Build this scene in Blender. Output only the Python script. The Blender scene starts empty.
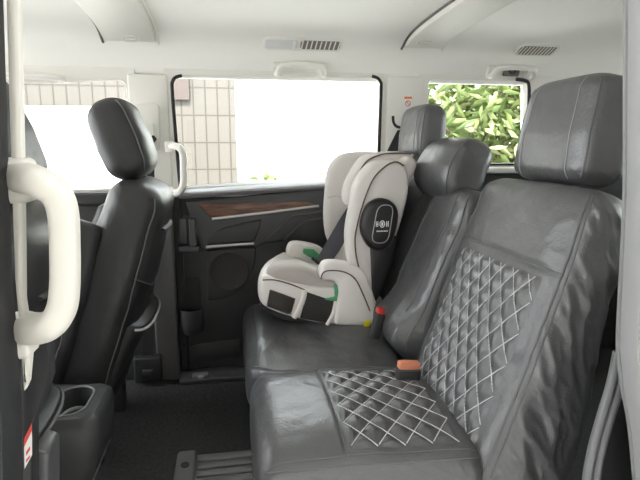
import bpy, bmesh, math, random
import numpy as np
from mathutils import Vector, Matrix, noise
random.seed(7)
SC = bpy.context.scene
COL = SC.collection
PI = math.pi
# ------------------------------------------------------------------ camera
F = 520.0
CZ = 0.985
YAW = math.atan(88 / F)
PIT = math.atan(95 / math.hypot(F, 88))
cam = bpy.data.cameras.new('camera')
cam.sensor_width = 36
cam.lens = F * 36 / 640
cam.clip_start = 0.02
co = bpy.data.objects.new('camera', cam)
COL.objects.link(co)
co.location = (0, 0, CZ)
co.rotation_euler = (PI / 2 - PIT, 0, -YAW)
SC.camera = co


def ray(px, py):
    r = (px - 320) / F
    u = (240 - py) / F
    fw = math.cos(PIT) + math.sin(PIT) * u
    z = -math.sin(PIT) + math.cos(PIT) * u
    return Vector((r * math.cos(YAW) + fw * math.sin(YAW), fw * math.cos(YAW) - r * math.sin(YAW), z))


def aY(px, py, Y):
    d = ray(px, py)
    return Vector((0, 0, CZ)) + d * (Y / d.y)


def aZ(px, py, Z):
    d = ray(px, py)
    return Vector((0, 0, CZ)) + d * ((Z - CZ) / d.z)


# ------------------------------------------------------------------ materials
def mat(name, col, rough=0.5, metal=0.0, grain=0, gs=0.1, fold=0, fs=0.2, var=0.0, vscale=6, spec=0.5, sheen=0.0, coat=0.0, dist=0.01):
    m = bpy.data.materials.new(name)
    m.use_nodes = True
    nt = m.node_tree
    b = nt.nodes['Principled BSDF']
    b.inputs['Base Color'].default_value = (*col, 1)
    b.inputs['Roughness'].default_value = rough
    b.inputs['Metallic'].default_value = metal
    b.inputs['Specular IOR Level'].default_value = spec
    if sheen:
        b.inputs['Sheen Weight'].default_value = sheen
        b.inputs['Sheen Roughness'].default_value = 0.5
    if coat:
        b.inputs['Coat Weight'].default_value = coat
        b.inputs['Coat Roughness'].default_value = 0.15
    tc = nt.nodes.new('ShaderNodeTexCoord')
    last = None
    for sc_, st, det in ((fold, fs, 3), (grain, gs, 2)):
        if not sc_:
            continue
        n = nt.nodes.new('ShaderNodeTexNoise')
        n.inputs['Scale'].default_value = sc_
        n.inputs['Detail'].default_value = det
        nt.links.new(tc.outputs['Object'], n.inputs['Vector'])
        bp = nt.nodes.new('ShaderNodeBump')
        bp.inputs['Strength'].default_value = st
        bp.inputs['Distance'].default_value = dist if sc_ == fold else 0.002
        nt.links.new(n.outputs['Fac'], bp.inputs['Height'])
        if last:
            nt.links.new(last.outputs['Normal'], bp.inputs['Normal'])
        last = bp
    if last:
        nt.links.new(last.outputs['Normal'], b.inputs['Normal'])
    if var:
        n = nt.nodes.new('ShaderNodeTexNoise')
        n.inputs['Scale'].default_value = vscale
        n.inputs['Detail'].default_value = 4
        nt.links.new(tc.outputs['Object'], n.inputs['Vector'])
        r = nt.nodes.new('ShaderNodeValToRGB')
        r.color_ramp.elements[0].position = 0.3
        r.color_ramp.elements[1].position = 0.7
        r.color_ramp.elements[0].color = (*[c * (1 - var) for c in col], 1)
        r.color_ramp.elements[1].color = (*[min(1, c * (1 + var)) for c in col], 1)
        nt.links.new(n.outputs['Fac'], r.inputs['Fac'])
        nt.links.new(r.outputs['Color'], b.inputs['Base Color'])
    return m


def mat_tile(name, c1, c2, cm, sx, sz, mortar, rough=0.4):
    m = bpy.data.materials.new(name)
    m.use_nodes = True
    nt = m.node_tree
    b = nt.nodes['Principled BSDF']
    b.inputs['Roughness'].default_value = rough
    tc = nt.nodes.new('ShaderNodeTexCoord')
    mp = nt.nodes.new('ShaderNodeMapping')
    mp.inputs['Rotation'].default_value = (PI / 2, 0, 0)
    nt.links.new(tc.outputs['Object'], mp.inputs['Vector'])
    br = nt.nodes.new('ShaderNodeTexBrick')
    br.offset = 0.0
    br.inputs['Scale'].default_value = 1
    br.inputs['Brick Width'].default_value = sx
    br.inputs['Row Height'].default_value = sz
    br.inputs['Mortar Size'].default_value = mortar
    br.inputs['Mortar Smooth'].default_value = 0.2
    br.inputs['Color1'].default_value = (*c1, 1)
    br.inputs['Color2'].default_value = (*c2, 1)
    br.inputs['Mortar'].default_value = (*cm, 1)
    nt.links.new(mp.outputs['Vector'], br.inputs['Vector'])
    nt.links.new(br.outputs['Color'], b.inputs['Base Color'])
    return m


def mat_glass():
    m = bpy.data.materials.new('window_glass')
    m.use_nodes = True
    nt = m.node_tree
    nt.nodes.remove(nt.nodes['Principled BSDF'])
    out = nt.nodes['Material Output']
    t = nt.nodes.new('ShaderNodeBsdfTransparent')
    t.inputs['Color'].default_value = (0.95, 0.97, 0.96, 1)
    g = nt.nodes.new('ShaderNodeBsdfGlossy')
    g.inputs['Roughness'].default_value = 0.02
    fr = nt.nodes.new('ShaderNodeFresnel')
    fr.inputs['IOR'].default_value = 1.25
    mx = nt.nodes.new('ShaderNodeMixShader')
    nt.links.new(fr.outputs['Fac'], mx.inputs['Fac'])
    nt.links.new(t.outputs['BSDF'], mx.inputs[1])
    nt.links.new(g.outputs['BSDF'], mx.inputs[2])
    nt.links.new(mx.outputs['Shader'], out.inputs['Surface'])
    return m


def mat_wood():
    m = bpy.data.materials.new('walnut_veneer')
    m.use_nodes = True
    nt = m.node_tree
    b = nt.nodes['Principled BSDF']
    b.inputs['Roughness'].default_value = 0.35
    tc = nt.nodes.new('ShaderNodeTexCoord')
    mp = nt.nodes.new('ShaderNodeMapping')
    mp.inputs['Scale'].default_value = (6, 30, 70)
    nt.links.new(tc.outputs['Object'], mp.inputs['Vector'])
    n = nt.nodes.new('ShaderNodeTexNoise')
    n.inputs['Scale'].default_value = 2
    n.inputs['Detail'].default_value = 6
    nt.links.new(mp.outputs['Vector'], n.inputs['Vector'])
    r = nt.nodes.new('ShaderNodeValToRGB')
    r.color_ramp.elements[0].position = 0.35
    r.color_ramp.elements[1].position = 0.7
    r.color_ramp.elements[0].color = (0.055, 0.024, 0.015, 1)
    r.color_ramp.elements[1].color = (0.24, 0.115, 0.07, 1)
    nt.links.new(n.outputs['Fac'], r.inputs['Fac'])
    nt.links.new(r.outputs['Color'], b.inputs['Base Color'])
    return m


def mat_mesh(name, c1, c2, sc_):
    m = bpy.data.materials.new(name)
    m.use_nodes = True
    nt = m.node_tree
    b = nt.nodes['Principled BSDF']
    b.inputs['Roughness'].default_value = 0.6
    tc = nt.nodes.new('ShaderNodeTexCoord')
    v = nt.nodes.new('ShaderNodeTexVoronoi')
    v.inputs['Scale'].default_value = sc_
    nt.links.new(tc.outputs['Object'], v.inputs['Vector'])
    r = nt.nodes.new('ShaderNodeValToRGB')
    r.color_ramp.elements[0].position = 0.2
    r.color_ramp.elements[1].position = 0.5
    r.color_ramp.elements[0].color = (*c1, 1)
    r.color_ramp.elements[1].color = (*c2, 1)
    nt.links.new(v.outputs['Distance'], r.inputs['Fac'])
    nt.links.new(r.outputs['Color'], b.inputs['Base Color'])
    return m


M = dict(
    liner=mat('headliner', (0.85, 0.835, 0.79), 0.85, grain=350, gs=0.15),
    panel=mat('cream_panel', (0.68, 0.66, 0.61), 0.55, grain=500, gs=0.05),
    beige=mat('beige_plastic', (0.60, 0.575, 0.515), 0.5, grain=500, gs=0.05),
    cream=mat('cream_plastic', (0.77, 0.75, 0.70), 0.5, grain=500, gs=0.05),
    white=mat('white_plastic', (0.82, 0.815, 0.80), 0.4),
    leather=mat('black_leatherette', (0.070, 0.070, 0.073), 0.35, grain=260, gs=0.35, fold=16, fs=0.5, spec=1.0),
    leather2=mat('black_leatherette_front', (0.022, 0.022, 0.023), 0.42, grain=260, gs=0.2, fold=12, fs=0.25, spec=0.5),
    stitch=mat('grey_thread', (0.55, 0.55, 0.56), 0.7),
    seam=mat('grey_seam', (0.34, 0.34, 0.35), 0.6),
    seamd=mat('dark_seam', (0.12, 0.12, 0.125), 0.5),
    dplast=mat('black_plastic', (0.030, 0.030, 0.031), 0.5, grain=400, gs=0.15),
    dplast2=mat('charcoal_plastic', (0.050, 0.050, 0.052), 0.42, grain=400, gs=0.1),
    dtrim=mat('grey_trim_plastic', (0.10, 0.098, 0.095), 0.55, grain=300, gs=0.1),
    crease=mat('lit_crease_vinyl', (0.06, 0.06, 0.062), 0.4),  # lightened to paint the pale shading lines of the door creases
    ledge=mat('lit_ledge_vinyl', (0.30, 0.30, 0.305), 0.38, grain=300, gs=0.1),  # grey lightened to carry the window light reflected along the ledge
    rubber=mat('black_rubber', (0.012, 0.012, 0.013), 0.65),
    seal=mat('grey_rubber_seal', (0.14, 0.14, 0.145), 0.35),
    carpet=mat('black_carpet', (0.036, 0.036, 0.037), 0.95, grain=260, gs=1.0, fold=60, fs=0.6, var=0.35, vscale=90),
    seal_light=mat('light_grey_seal', (0.26, 0.26, 0.26), 0.45),
    silver=mat('satin_silver', (0.5, 0.49, 0.48), 0.35, metal=0.9),
    grey=mat('grey_metal_paint', (0.17, 0.17, 0.17), 0.45),
    jamb=mat('painted_jamb', (0.075, 0.073, 0.075), 0.45),
    wood=mat_wood(),
    glass=mat_glass(),
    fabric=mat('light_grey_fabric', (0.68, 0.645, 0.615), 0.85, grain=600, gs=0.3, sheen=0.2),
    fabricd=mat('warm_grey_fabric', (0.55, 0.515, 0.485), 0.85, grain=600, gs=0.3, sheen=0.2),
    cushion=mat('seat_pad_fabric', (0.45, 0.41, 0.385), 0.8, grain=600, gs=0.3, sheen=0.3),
    shell=mat('offwhite_shell', (0.80, 0.765, 0.735), 0.55, grain=500, gs=0.06),
    pipe=mat('brown_piping', (0.10, 0.06, 0.05), 0.6),
    meshd=mat_mesh('dark_mesh', (0.008, 0.008, 0.008), (0.03, 0.027, 0.024), 300),
    pod=mat('black_satin_plastic', (0.012, 0.012, 0.013), 0.35),
    green=mat('green_plastic', (0.08, 0.33, 0.15), 0.45),
    web=mat('dark_webbing', (0.085, 0.085, 0.105), 0.75, grain=500, gs=0.5),
    webk=mat('black_webbing', (0.02, 0.02, 0.021), 0.75, grain=500, gs=0.5),
    red=mat('red_plastic', (0.60, 0.03, 0.02), 0.4),
    orange=mat('faded_red_plastic', (0.66, 0.24, 0.14), 0.4),
    yellow=mat('yellow_plastic', (0.75, 0.68, 0.02), 0.5),
    paper=mat('label_white', (0.8, 0.79, 0.77), 0.5),
    labelr=mat('label_red', (0.60, 0.06, 0.05), 0.5),
    labelo=mat('label_orange', (0.80, 0.22, 0.03), 0.5),
    lens=mat('frosted_lens', (0.72, 0.72, 0.71), 0.15, spec=0.8),
    slot=mat('slot_brown_plastic', (0.20, 0.185, 0.165), 0.7),
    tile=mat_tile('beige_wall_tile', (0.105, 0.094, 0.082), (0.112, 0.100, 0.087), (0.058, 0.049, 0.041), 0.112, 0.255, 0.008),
    tile_sunlit=mat_tile('sunlit_wall_tile', (0.83, 0.83, 0.82), (0.85, 0.85, 0.84), (0.66, 0.65, 0.63), 0.125, 0.15, 0.005),  # bright copy of the wall tile for its sunlit part
    brown=mat('brown_band_tile', (0.075, 0.055, 0.05), 0.5),
    facade=mat('white_facade', (0.86, 0.86, 0.85), 0.8),
    ground=mat('pale_concrete', (0.62, 0.61, 0.59), 0.9, grain=40, gs=0.2),
    sun_screen=mat('sun_screen_grey', (0.45, 0.44, 0.42), 0.8),
    bark=mat('bark', (0.12, 0.09, 0.06), 0.9),
    paint=mat('car_paint', (0.6, 0.6, 0.6), 0.4),
)


def mat_leaf():
    m = bpy.data.materials.new('leaf_green')
    m.use_nodes = True
    nt = m.node_tree
    b = nt.nodes['Principled BSDF']
    b.inputs['Roughness'].default_value = 0.5
    g = nt.nodes.new('ShaderNodeNewGeometry')
    r = nt.nodes.new('ShaderNodeValToRGB')
    e = r.color_ramp.elements
    e[0].color = (0.07, 0.115, 0.025, 1)
    e[1].color = (0.45, 0.46, 0.25, 1)
    x = e.new(0.55)
    x.color = (0.18, 0.235, 0.07, 1)
    nt.links.new(g.outputs['Random Per Island'], r.inputs['Fac'])
    nt.links.new(r.outputs['Color'], b.inputs['Base Color'])
    tr = nt.nodes.new('ShaderNodeBsdfTranslucent')
    nt.links.new(r.outputs['Color'], tr.inputs['Color'])
    mx = nt.nodes.new('ShaderNodeMixShader')
    mx.inputs['Fac'].default_value = 0.4
    nt.links.new(b.outputs['BSDF'], mx.inputs[1])
    nt.links.new(tr.outputs['BSDF'], mx.inputs[2])
    nt.links.new(mx.outputs['Shader'], nt.nodes['Material Output'].inputs['Surface'])
    return m


M['leaf'] = mat_leaf()


# ------------------------------------------------------------------ object helpers
def tag(o, label=None, cat=None, group=None, kind=None):
    if label: o['label'] = label
    if cat: o['category'] = cat
    if group: o['group'] = group
    if kind: o['kind'] = kind
    return o


def empty(name, loc=(0, 0, 0), **k):
    o = bpy.data.objects.new(name, None)
    o.location = loc
    o.empty_display_size = 0.05
    COL.objects.link(o)
    return tag(o, **k)


class MB:
    """collects geometry in world space and links it as one mesh object"""
    def __init__(s):
        s.v = []
        s.f = []

    def add(s, vs, fs):
        b = len(s.v)
        s.v += [tuple(v) for v in vs]
        s.f += [tuple(i + b for i in f) for f in fs]
        return s

    def bm(s, bm):
        bm.verts.index_update()
        s.add([v.co for v in bm.verts], [[v.index for v in f.verts] for f in bm.faces])
        bm.free()
        return s

    def box(s, lo, hi, r=0.0, seg=3, rot=None, piv=None):
        bm = bmesh.new()
        bmesh.ops.create_cube(bm, size=1)
        lo, hi = Vector(lo), Vector(hi)
        c, d = (lo + hi) / 2, hi - lo
        for v in bm.verts:
            v.co = Vector((v.co.x * d.x, v.co.y * d.y, v.co.z * d.z)) + c
        if r:
            bmesh.ops.bevel(bm, geom=list(bm.edges), offset=min(r, min(d) * 0.49), segments=seg, profile=0.5, affect='EDGES')
        if rot:
            pv = Vector(piv) if piv else c
            mt = Matrix.Translation(pv) @ rot @ Matrix.Translation(-pv)
            bmesh.ops.transform(bm, matrix=mt, verts=bm.verts)
        return s.bm(bm)

    def prism(s, pts, vec, r=0.0, seg=2):
        """planar outline extruded along vec"""
        bm = bmesh.new()
        vs = [bm.verts.new(p) for p in pts]
        f = bm.faces.new(vs)
        ex = bmesh.ops.extrude_face_region(bm, geom=[f])
        nv = [g for g in ex['geom'] if isinstance(g, bmesh.types.BMVert)]
        bmesh.ops.translate(bm, vec=Vector(vec), verts=nv)
        bmesh.ops.recalc_face_normals(bm, faces=bm.faces)
        if r:
            es = [e for e in bm.edges if len(e.link_faces) == 2 and e.calc_face_angle(0) > 0.6]
            bmesh.ops.bevel(bm, geom=es, offset=r, segments=seg, profile=0.5, affect='EDGES')
        return s.bm(bm)

    def tube(s, pts, ra, rb=None, up=(0, 0, 1), n=10, closed=False, sub=4, cap=True, sq=2.0, taper=None):
        rb = rb or ra
        P = smooth(pts, sub, closed)
        m = len(P)
        rings = []
        u = Vector(up)
        for i, p in enumerate(P):
            a = P[i - 1] if (i or closed) else p
            b = P[(i + 1) % m] if (i < m - 1 or closed) else p
            t = (b - a).normalized()
            side = t.cross(u)
            if side.length < 1e-4:
                side = t.orthogonal()
            side.normalize()
            u2 = side.cross(t).normalized()
            k = taper(i / (m - 1)) if taper else 1
            rg = []
            for j in range(n):
                q = 2 * PI * j / n
                c, sn = math.cos(q), math.sin(q)
                c = math.copysign(abs(c) ** (2 / sq), c)
                sn = math.copysign(abs(sn) ** (2 / sq), sn)
                rg.append(p + side * (ra * c * k) + u2 * (rb * sn * k))
            rings.append(rg)
        b = len(s.v)
        for rg in rings:
            s.v += [tuple(v) for v in rg]
        for i in range(m if closed else m - 1):
            for j in range(n):
                s.f.append((b + i * n + j, b + i * n + (j + 1) % n, b + ((i + 1) % m) * n + (j + 1) % n, b + ((i + 1) % m) * n + j))
        if cap and not closed:
            s.f.append(tuple(b + j for j in range(n))[::-1])
            s.f.append(tuple(b + (m - 1) * n + j for j in range(n)))
        return s

    def loft(s, rings, caps=True, closed=False):
        n = len(rings[0])
        m = len(rings)
        b = len(s.v)
        for rg in rings:
            s.v += [tuple(v) for v in rg]
        for i in range(m if closed else m - 1):
            i2 = (i + 1) % m
            for j in range(n):
                s.f.append((b + i * n + j, b + i * n + (j + 1) % n, b + i2 * n + (j + 1) % n, b + i2 * n + j))
        if caps and not closed:
            s.f.append(tuple(b + j for j in range(n))[::-1])
            s.f.append(tuple(b + (m - 1) * n + j for j in range(n)))
        return s

    def build(s, name, m, parent=None, ang=40, **k):
        me = bpy.data.meshes.new(name)
        me.from_pydata(s.v, [], s.f)
        me.materials.append(m)
        bm = bmesh.new()
        bm.from_mesh(me)
        bmesh.ops.recalc_face_normals(bm, faces=bm.faces)
        bm.to_mesh(me)
        bm.free()
        me.polygons.foreach_set('use_smooth', [True] * len(me.polygons))
        if ang:
            me.set_sharp_from_angle(angle=math.radians(ang))
        o = bpy.data.objects.new(name, me)
        COL.objects.link(o)
        if parent:
            o.parent = parent
            o.matrix_parent_inverse = Matrix.Translation(-parent.location)
        return tag(o, **k)


def smooth(pts, sub, closed=False):
    P = [Vector(p) for p in pts]
    if sub <= 1 or len(P) < 3:
        return P
    out = []
    n = len(P)
    for i in range(n if closed else n - 1):
        p0 = P[i - 1] if (i or closed) else P[0]
        p1 = P[i]
        p2 = P[(i + 1) % n]
        p3 = P[(i + 2) % n] if (i + 2 < n or closed) else P[-1]
        for k in range(sub):
            t = k / sub
            out.append(0.5 * ((2 * p1) + (p2 - p0) * t + (2 * p0 - 5 * p1 + 4 * p2 - p3) * t * t + (3 * p1 - p0 - 3 * p2 + p3) * t ** 3))
    if not closed:
        out.append(P[-1])
    return out


def rrect(cx, cy, hx, hy, r, n=6):
    """rounded rectangle outline in 2-D, counter-clockwise"""
    out = []
    for sx, sy, a0 in ((1, 1, 0), (-1, 1, 90), (-1, -1, 180), (1, -1, 270)):
        for k in range(n + 1):
            a = math.radians(a0 + 90 * k / n)
            out.append((cx + sx * (hx - r) + r * math.cos(a), cy + sy * (hy - r) + r * math.sin(a)))
    return out


def quad_loop(corners, r, n=6):
    """rounded corners on any planar 3-D polygon"""
    out = []
    m = len(corners)
    for i in range(m):
        p = corners[i]
        a = (corners[i - 1] - p)
        b = (corners[(i + 1) % m] - p)
        ra = min(r, a.length * .45)
        rb = min(r, b.length * .45)
        A = p + a.normalized() * ra
        B = p + b.normalized() * rb
        for k in range(n + 1):
            t = k / n
            out.append(A * (1 - t) ** 2 + p * (2 * t * (1 - t)) + B * t * t)
    return out


class Slab:
    """upholstered body: rings across w / n lofted along h, with rounded ends"""
    def __init__(s, O, W, Hd, N, H, a, d, n=4.5, r=0.05, disp=None, bend=None, wob=0.0, seed=0, ns=200, nt=70, shift=None, folds=0.0):
        s.folds = folds
        s.O, s.W, s.Hd, s.N = Vector(O), Vector(W).normalized(), Vector(Hd).normalized(), Vector(N).normalized()
        s.H = H
        s.a = a if callable(a) else (lambda h, a=a: a)
        s.d = d if callable(d) else (lambda h, d=d: d)
        s.n, s.r, s.disp, s.bend, s.wob, s.seed, s.ns, s.nt, s.shift = n, r, disp, bend, wob, seed, ns, nt, shift

    def inset(s, h):
        r = s.r
        x = 0
        if h < r: x = (r - h) / r
        elif h > s.H - r: x = (h - s.H + r) / r
        x = min(1, x)
        return r * (1 - math.sqrt(max(0, 1 - x * x)))

    def eff(s, h):
        i = s.inset(h)
        d = s.d(h) / 2
        di = i * min(1, d * 0.96 / s.r)
        return max(0.002, s.a(h) - i), max(0.001, d - di)

    def P(s, w, nn, h):
        p = s.O + s.W * w + s.Hd * h + s.N * nn
        if s.bend: p = p + s.N * s.bend(h)
        if s.shift: p = p + s.shift(w, nn, h)
        return p

    def S(s, phi, h, off=0.0):
        a, d = s.eff(h)
        c, sn = math.cos(phi), math.sin(phi)
        rr = 1 / ((abs(c) ** s.n + abs(sn) ** s.n) ** (1 / s.n))
        w, nn = a * rr * c, d * rr * sn
        if s.disp and sn > 0:
            k = min(1, max(0, (sn - 0.55) / 0.2))
            nn += s.disp(w, h) * k
        p = s.P(w, nn, h)
        out = (s.W * c / max(a, .02) + s.N * sn / max(d, .02)).normalized()
        if s.wob:
            q = p * 9 + Vector((s.seed, 0, 0))
            x = noise.noise(q) + 0.5 * (1 - 2 * abs(noise.noise(p * 14 + Vector((0, s.seed, 3)))))
            p = p + out * (s.wob * x * (0.35 + 0.65 * min(1, abs(c) * 1.3)))
        if s.folds:
            m = sstep(.72, .95, -c) * sstep(0, .08, h)
            if m > 0:
                u = h * .8 + nn * .9
                v = h * .6 - nn * .8
                x = 1 - 2 * abs(noise.noise(Vector((u * 7, v * 24, s.seed))))
                x += .6 * (1 - 2 * abs(noise.noise(Vector((u * 12 + 5, v * 40, s.seed + 9)))))
                p = p + out * (s.folds * m * x)
        return p + out * off

    def front(s, w, h, off=0.001, wobble=True):
        a, d = s.eff(h)
        x = min(0.999, abs(w / a))
        nn = d * (1 - x ** s.n) ** (1 / s.n)
        phi = math.atan2(nn / d, w / a)
        return s.S(phi, h, off)

    def mesh(s, mb):
        rings = []
        for j in range(s.nt + 1):
            t = j / s.nt
            h = s.H * (0.55 * t + 0.45 * (0.5 - 0.5 * math.cos(PI * t)))
            rings.append([s.S(2 * PI * i / s.ns, h) for i in range(s.ns)])
        mb.loft(rings)
        return mb

    def build(s, name, m, parent=None, **k):
        return s.mesh(MB()).build(name, m, parent, ang=80, **k)

    def line(s, mb, whs, rad=0.0013, off=0.0008, n=6, sub=1):
        return mb.tube([s.front(w, h, off) for w, h in whs], rad, n=n, up=s.N, sub=sub)

    def edge(s, mb, phi, h0, h1, rad=0.002, off=0.001, k=40, n=6):
        return mb.tube([s.S(phi, h0 + (h1 - h0) * i / k, off) for i in range(k + 1)], rad, n=n, up=s.N, sub=1)


def seam(parent, tube_fn, name='seam', m='seamd'):
    mb = MB()
    tube_fn(mb)
    return mb.build(name, M[m], parent)


def lerp(a, b, t):
    return a + (b - a) * t


def sstep(a, b, x):
    t = min(1, max(0, (x - a) / (b - a)))
    return t * t * (3 - 2 * t)


# ------------------------------------------------------------------ CEILING
YF = 2.20
CP = [(2.225, 1.255), (2.20, 1.268), (2.185, 1.30), (2.16, 1.345), (2.115, 1.385), (2.02, 1.415), (1.85, 1.43), (1.5, 1.437),
      (1.1, 1.43), (0.92, 1.415), (0.80, 1.375), (0.72, 1.31), (0.66, 1.27)]
CPS = [(v.y, v.z) for v in smooth([Vector((0, y, z)) for y, z in CP], 5)]


def onceil(px, py, lift=0.0):
    """where a line of sight meets the headliner's profile; returns point and inward normal"""
    d = ray(px, py)
    for (y0, z0), (y1, z1) in zip(CPS, CPS[1:]):
        den = d.y * (z1 - z0) - d.z * (y1 - y0)
        if abs(den) < 1e-9: continue
        t = (y0 * (z1 - z0) - (z0 - CZ) * (y1 - y0)) / den
        if t <= 0: continue
        y, z = d.y * t, CZ + d.z * t
        s = (y - y0) / (y1 - y0) if abs(y1 - y0) > 1e-9 else (z - z0) / (z1 - z0)
        if -0.001 <= s <= 1.001 and y > 1.0:
            nrm = Vector((0, z1 - z0, -(y1 - y0)))
            if nrm.z > 0: nrm = -nrm
            nrm.normalize()
            return Vector((d.x * t, y, z)) + nrm * lift, nrm
    raise ValueError((px, py))


mb = MB()
xs = [-1.25, -.95, -.7, -.4, 0, .4, .8, 1.2, 1.7, 2.3]
rings = []
for x in xs:
    rings.append([(x, y, z) for y, z in CPS] + [(x, 0.64, 1.30), (x, 0.72, 1.42), (x, 1.0, 1.50), (x, 1.5, 1.52), (x, 2.0, 1.50), (x, 2.26, 1.38), (x, 2.29, 1.26)])
mb.loft(rings)
mb.build('ceiling', M['liner'], kind='structure')

# cross ribs of the headliner (duct covers)
def profile_range(y0, y1, n=26):
    return [lerp(y0, y1, i / n) for i in range(n + 1)]


def ceil_z(y):
    for (a, za), (b, zb) in zip(CPS, CPS[1:]):
        if b <= y <= a:
            return lerp(za, zb, (a - y) / (a - b))
    return 1.27


def duct(name, xa, xb, y1, label, badge_px):
    e = empty(name, ((xa + xb) / 2, 1.5, 1.43), label=label, cat='ceiling panel', group='panels across the headliner')
    mb = MB()
    rings = []
    for y in profile_range(y1, 0.95):
        z = ceil_z(y)
        k = min(1, (y1 - y) / 0.05 + 0.0)
        dz = 0.026 * math.sqrt(max(0.0, min(1, k))) + 0.0
        r = 0.016
        rings.append([(xa, y, z + .012), (xa, y, z - max(dz - r, -.01)), (xa + r * .3, y, z - dz + r * .3 * (dz > .01)), (xa + r, y, z - dz),
                      (xb - r, y, z - dz), (xb - r * .3, y, z - dz + r * .3 * (dz > .01)), (xb, y, z - max(dz - r, -.01)), (xb, y, z + .012)])
    mb.loft(rings)
    mb.build('cover_panel', M['panel'], e)
    # slim border strips; the dark one paints the shadow along the left edge
    for x in (xa - .004, xb + .004):
        MB().tube([(x, y, ceil_z(y) - .003) for y in profile_range(y1 + .004, .95)], .005, sub=1, n=6).build('border', M['dtrim'] if x < xa else M['cream'], e)
    # embossed oval mark at the end of the panel
    p, nr = onceil(*badge_px)
    p = Vector((p.x, p.y, ceil_z(p.y) - .0275))
    t = Vector((0, nr.z, -nr.y))
    b = MB()
    b.tube([p + Vector((1, 0, 0)) * .030 * math.cos(a) + t * .020 * math.sin(a) for a in [2 * PI * i / 24 for i in range(24)]], .0022, closed=True, sub=1, n=6, up=nr)
    b.tube([p - Vector((.018, 0, 0)), p + Vector((.018, 0, 0))], .004, .0018, up=nr, n=8)
    b.build('oval_mark', M['cream'], e)


duct('ceiling_panel', -.452, -.262, 2.135, 'cream raised panel crossing the headliner above the driver seat headrest', (130, 31))
duct('ceiling_panel', .70, .865, 2.125, 'cream raised panel crossing the headliner above the middle and far headrests', (425, 35))


# ------------------------------------------------------------------ FLOOR, FAR SIDE
MB().box((-1.7, .72, -.04), (2.3, 2.22, 0)).build('floor', M['carpet'], kind='structure')
MB().box((-1.7, .56, -.14), (2.3, .72, -.01), .012).build('trim_1', M['dplast'], kind='structure')
# far side body below the windows, either side of the sliding door
mb = MB().box((-1.7, 2.19, -.04), (-.325, 2.27, .79))
mb.box((.80, 2.19, -.04), (2.3, 2.27, .885))
mb.build('wall_far', M['dplast'], kind='structure')
# far sill step
mb = MB().prism([(-.24, 2.10, 0), (-.24, 2.10, .022), (-.24, 2.135, .03), (-.24, 2.20, .03), (-.24, 2.20, 0)], (1.1, 0, 0), .004)
mb.build('trim_2', M['dplast2'], kind='structure')
p = aZ(201, 375, .03)
e = empty('sill_latch', p, label='small grey metal latch plate on the far door sill', cat='latch')
MB().box((p.x - .035, p.y - .014, .014), (p.x + .03, p.y + .02, .037), .005).build('plate', M['grey'], e)
MB().box((p.x - .012, p.y - .018, .020), (p.x + .012, p.y - .010, .033), .003).build('catch', M['silver'], e)


def ring_plate(mb, outer, inner, Y0, Y1):
    """wall slab with a rounded opening; outer and inner are (x,z) loops of equal length"""
    rings = [[(x, Y0, z) for x, z in outer], [(x, Y0, z) for x, z in inner], [(x, Y1, z) for x, z in inner], [(x, Y1, z) for x, z in outer]]
    mb.loft(rings, closed=True)
    return mb


def outer_for(inner, x0, x1, z0, z1):
    """matching outer rectangle loop for a rounded loop made by rrect-like corner order"""
    n = len(inner) // 4
    cs = [(x1, z1), (x0, z1), (x0, z0), (x1, z0)]
    out = []
    for i in range(len(inner)):
        out.append(cs[min(3, i // n)])
    return out


def loop4(tr, tl, bl, br, r=0.05):
    q = quad_loop([Vector((p[0], 0, p[1])) for p in (tr, tl, bl, br)], r)
    return [(v.x, v.z) for v in q]


def offset_loop(lp, d):
    cx = sum(p[0] for p in lp) / len(lp)
    cz = sum(p[1] for p in lp) / len(lp)
    n = len(lp)
    out = []
    for i in range(n):
        a, b = Vector((*lp[i - 1], 0)), Vector((*lp[(i + 1) % n], 0))
        t = (b - a).normalized()
        nr = Vector((t.y, -t.x, 0))
        if nr.dot(Vector((lp[i][0] - cx, lp[i][1] - cz, 0))) < 0: nr = -nr
        out.append((lp[i][0] + nr.x * d, lp[i][1] + nr.y * d))
    return out


def window(name, tr, tl, bl, br, rect, wallmat, r=0.05, seal=.006, Y=2.19, sm='rubber'):
    lp = loop4(tr, tl, bl, br, r)
    e = empty(name, (0, Y, (tl[1] + bl[1]) / 2), kind='structure')
    if rect:
        ring_plate(MB(), outer_for(lp, *rect), lp, Y, Y + .07).build('window_surround', wallmat, e, ang=30)
    MB().tube([(x, Y + .004, z) for x, z in offset_loop(lp, -.004)], seal, seal * .9, up=(0, 1, 0), closed=True, sub=1, n=8).build('window_seal', M[sm], e)
    inner = offset_loop(lp, -.002)
    MB().add([(x, Y + .045, z) for x, z in inner] + [(x, Y + .049, z) for x, z in inner],
             [tuple(range(len(inner))), tuple(range(len(inner), 2 * len(inner)))[::-1]] +
             [(i, (i + 1) % len(inner), len(inner) + (i + 1) % len(inner), len(inner) + i) for i in range(len(inner))]).build('window_pane', M['glass'], e, ang=30)
    return e


# front door window behind the driver seat
w1 = window('window_1', (-.383, 1.248), (-1.25, 1.20), (-1.30, .80), (-.396, .812), (-1.70, -.36, .78, 1.285), M['cream'], seal=.005, sm='cream')
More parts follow.
